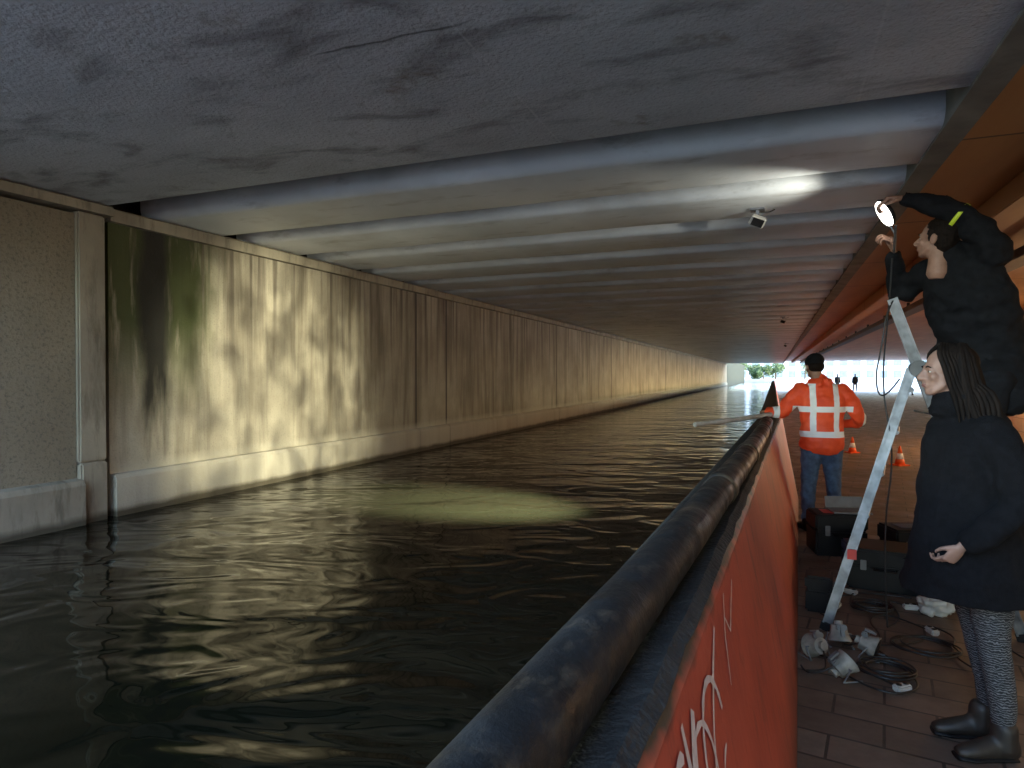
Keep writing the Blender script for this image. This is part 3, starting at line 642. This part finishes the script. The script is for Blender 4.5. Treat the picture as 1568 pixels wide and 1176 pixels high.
# ------------------------------------------------------------------ outside
def tree(name,loc,h,seed):
    rnd=random.Random(seed);e=empty(name,loc);bm=bmesh.new()
    loft(bm,[(0,0,0),(.1,0,h*.3),(0,.1,h*.7)],[.18,.13,.06],seg=8)
    tips=[]
    for i in range(9):
        a=rnd.uniform(0,6.28);z=h*rnd.uniform(.2,.7);L=h*rnd.uniform(.2,.4);t=Vector((math.cos(a)*L,math.sin(a)*L,z+L*.5));tips.append(t);loft(bm,[(0,0,z),t*.5+Vector((0,0,z*.5)),t],[.06,.04,.02],seg=6)
    obj('trunk',bm,M_bark,e,True)
    V=[];F=[]
    for t in tips+[Vector((0,0,h*.8))]:
        for k in range(110):
            d=Vector([rnd.gauss(0,1) for _ in range(3)]).normalized()*h*.2*rnd.random()**.4;p=t+d;s=.16
            u=Vector([rnd.uniform(-1,1) for _ in range(3)]).normalized()*s;w=u.orthogonal().normalized()*s
            b=len(V);V+=[p-u,p-w*.6,p+u,p+w*.6];F.append((b,b+1,b+2,b+3))
    me=bpy.data.meshes.new('crown');me.from_pydata(V,[],F);me.materials.append(M_leaf);o=bpy.data.objects.new('crown',me);S.collection.objects.link(o);o.parent=e
for i,(x,y,hh) in enumerate([(-5.5,121,4),(-3.4,124,3.4),(-1.8,122,3),(0.2,124,3.6),(6,150,7),(30,150,8),(48,160,8)]): tree('tree',(x,y,.3),hh,i)
boxo('canal_bank',(XW-3,8,118,119.5,-.3,.95),M_ground)
sheet('grass_bank',-60,10,119.5,160,.3,M_grass)
M_bl=simple('pale_cladding',(.50,.53,.56),.6,0,.05,1,0);M_gl=simple('window_glass',(.16,.20,.24),.2,0,.2,1,0)
def building(loc,rz,w,d,h):
    bld=empty('pale_office_building',loc,rz)
    boxo('walls',(-w/2,w/2,0,d,-.3,h),M_bl,bld);bm=bmesh.new()
    for f in range(int(h//3)):
        for i in range(int(w/3)-1): box(bm,-w/2+1.5+i*3,-w/2+3.2+i*3,-.06,-.01,1+f*3,2.8+f*3)
    obj('windows',bm,M_gl,bld)
building((10,185,0),0,100,12,13)
for (x,y,yaw) in ((4.3,68,20),(6.0,74,190),(7.4,72,160),(10,60,100)):
    pe=empty('pedestrian',(x,y,0),R(yaw));bm=bmesh.new()
    loft(bm,[(0,0,.8),(0,0,1.1),(0,0,1.35),(0,0,1.48),(0,.01,1.56)],[(.18,.12),(.17,.12),(.20,.13),(.07,.07),(.05,.05)],seg=14)
    ell(bm,(0,.01,1.64),(.075,.095,.115))
    for s in(-1,1):
        loft(bm,[(s*.19,0,1.4),(s*.24,.02,1.1),(s*.23,.1,.85)],[.06,.05,.04],seg=8);loft(bm,[(s*.09,0,.85),(s*.1,s*.12+.03,.45),(s*.1,s*.22,.05)],[.10,.07,.05],seg=10)
        loft(bm,[(s*.1,s*.22-.05,.04),(s*.1,s*.22+.15,.03)],[.04,.03],seg=8)
    o=obj('body',bm,M_blackcloth,pe);fuse(o,.03,2)
M_strip=simple('strip_light_tube',(1,.8,.5),.3,0,0,5,0,emit=((1,.62,.28),5))
sl=empty('strip_light',(5.1,12,2.16))
bm=bmesh.new()
for i in range(3): box(bm,5.13,5.195,2+i*5.8,6.5+i*5.8,1.96,2.0)
obj('tubes',bm,M_strip,sl,False,False)
for i,en in enumerate((20,50,190)):
    L=bpy.data.lights.new('strip_glow','AREA');L.shape='RECTANGLE';L.size=4.5;L.size_y=.06;L.energy=en;L.color=(1,.62,.32)
    o=bpy.data.objects.new('strip_glow',L);S.collection.objects.link(o);o.location=(5.05,4.25+i*5.8,1.95)
    o.rotation_euler=(Vector((-.5,0,-.8))).to_track_quat('-Z','Y').to_euler();par(o,sl,False)

# ------------------------------------------------------------------ daylight
w=bpy.data.worlds.new('World');S.world=w;w.use_nodes=True;nt=w.node_tree
sk=nt.nodes.new('ShaderNodeTexSky');sk.sky_type='NISHITA';sk.sun_disc=False;sk.sun_elevation=R(24);sk.sun_rotation=R(95);sk.air_density=1.2;sk.dust_density=1.0;sk.ozone_density=1.8
nt.links.new(sk.outputs[0],nt.nodes['Background'].inputs['Color']);nt.nodes['Background'].inputs['Strength'].default_value=2.3
L=bpy.data.lights.new('sun','SUN');L.energy=3.2;L.angle=R(5);L.color=(1,.93,.84);o=bpy.data.objects.new('sun',L);S.collection.objects.link(o)
az=R(95);d=Vector((math.sin(az)*math.cos(R(24)),math.cos(az)*math.cos(R(24)),math.sin(R(24))));o.rotation_euler=(-d).to_track_quat('-Z','Y').to_euler()
# ------------------------------------------------------------------ camera
cd=bpy.data.cameras.new('camera');cd.lens=22.96;cd.sensor_width=36;cd.clip_end=3000;cd.clip_start=.05
co=bpy.data.objects.new('camera',cd);S.collection.objects.link(co);co.location=(0,0,1.57);co.rotation_euler=(R(90-.74),0,R(21.85));S.camera=co
S.view_settings.view_transform='Standard';S.view_settings.look='None';S.view_settings.exposure=0
bpy.data.scenes.remove(TMPS)
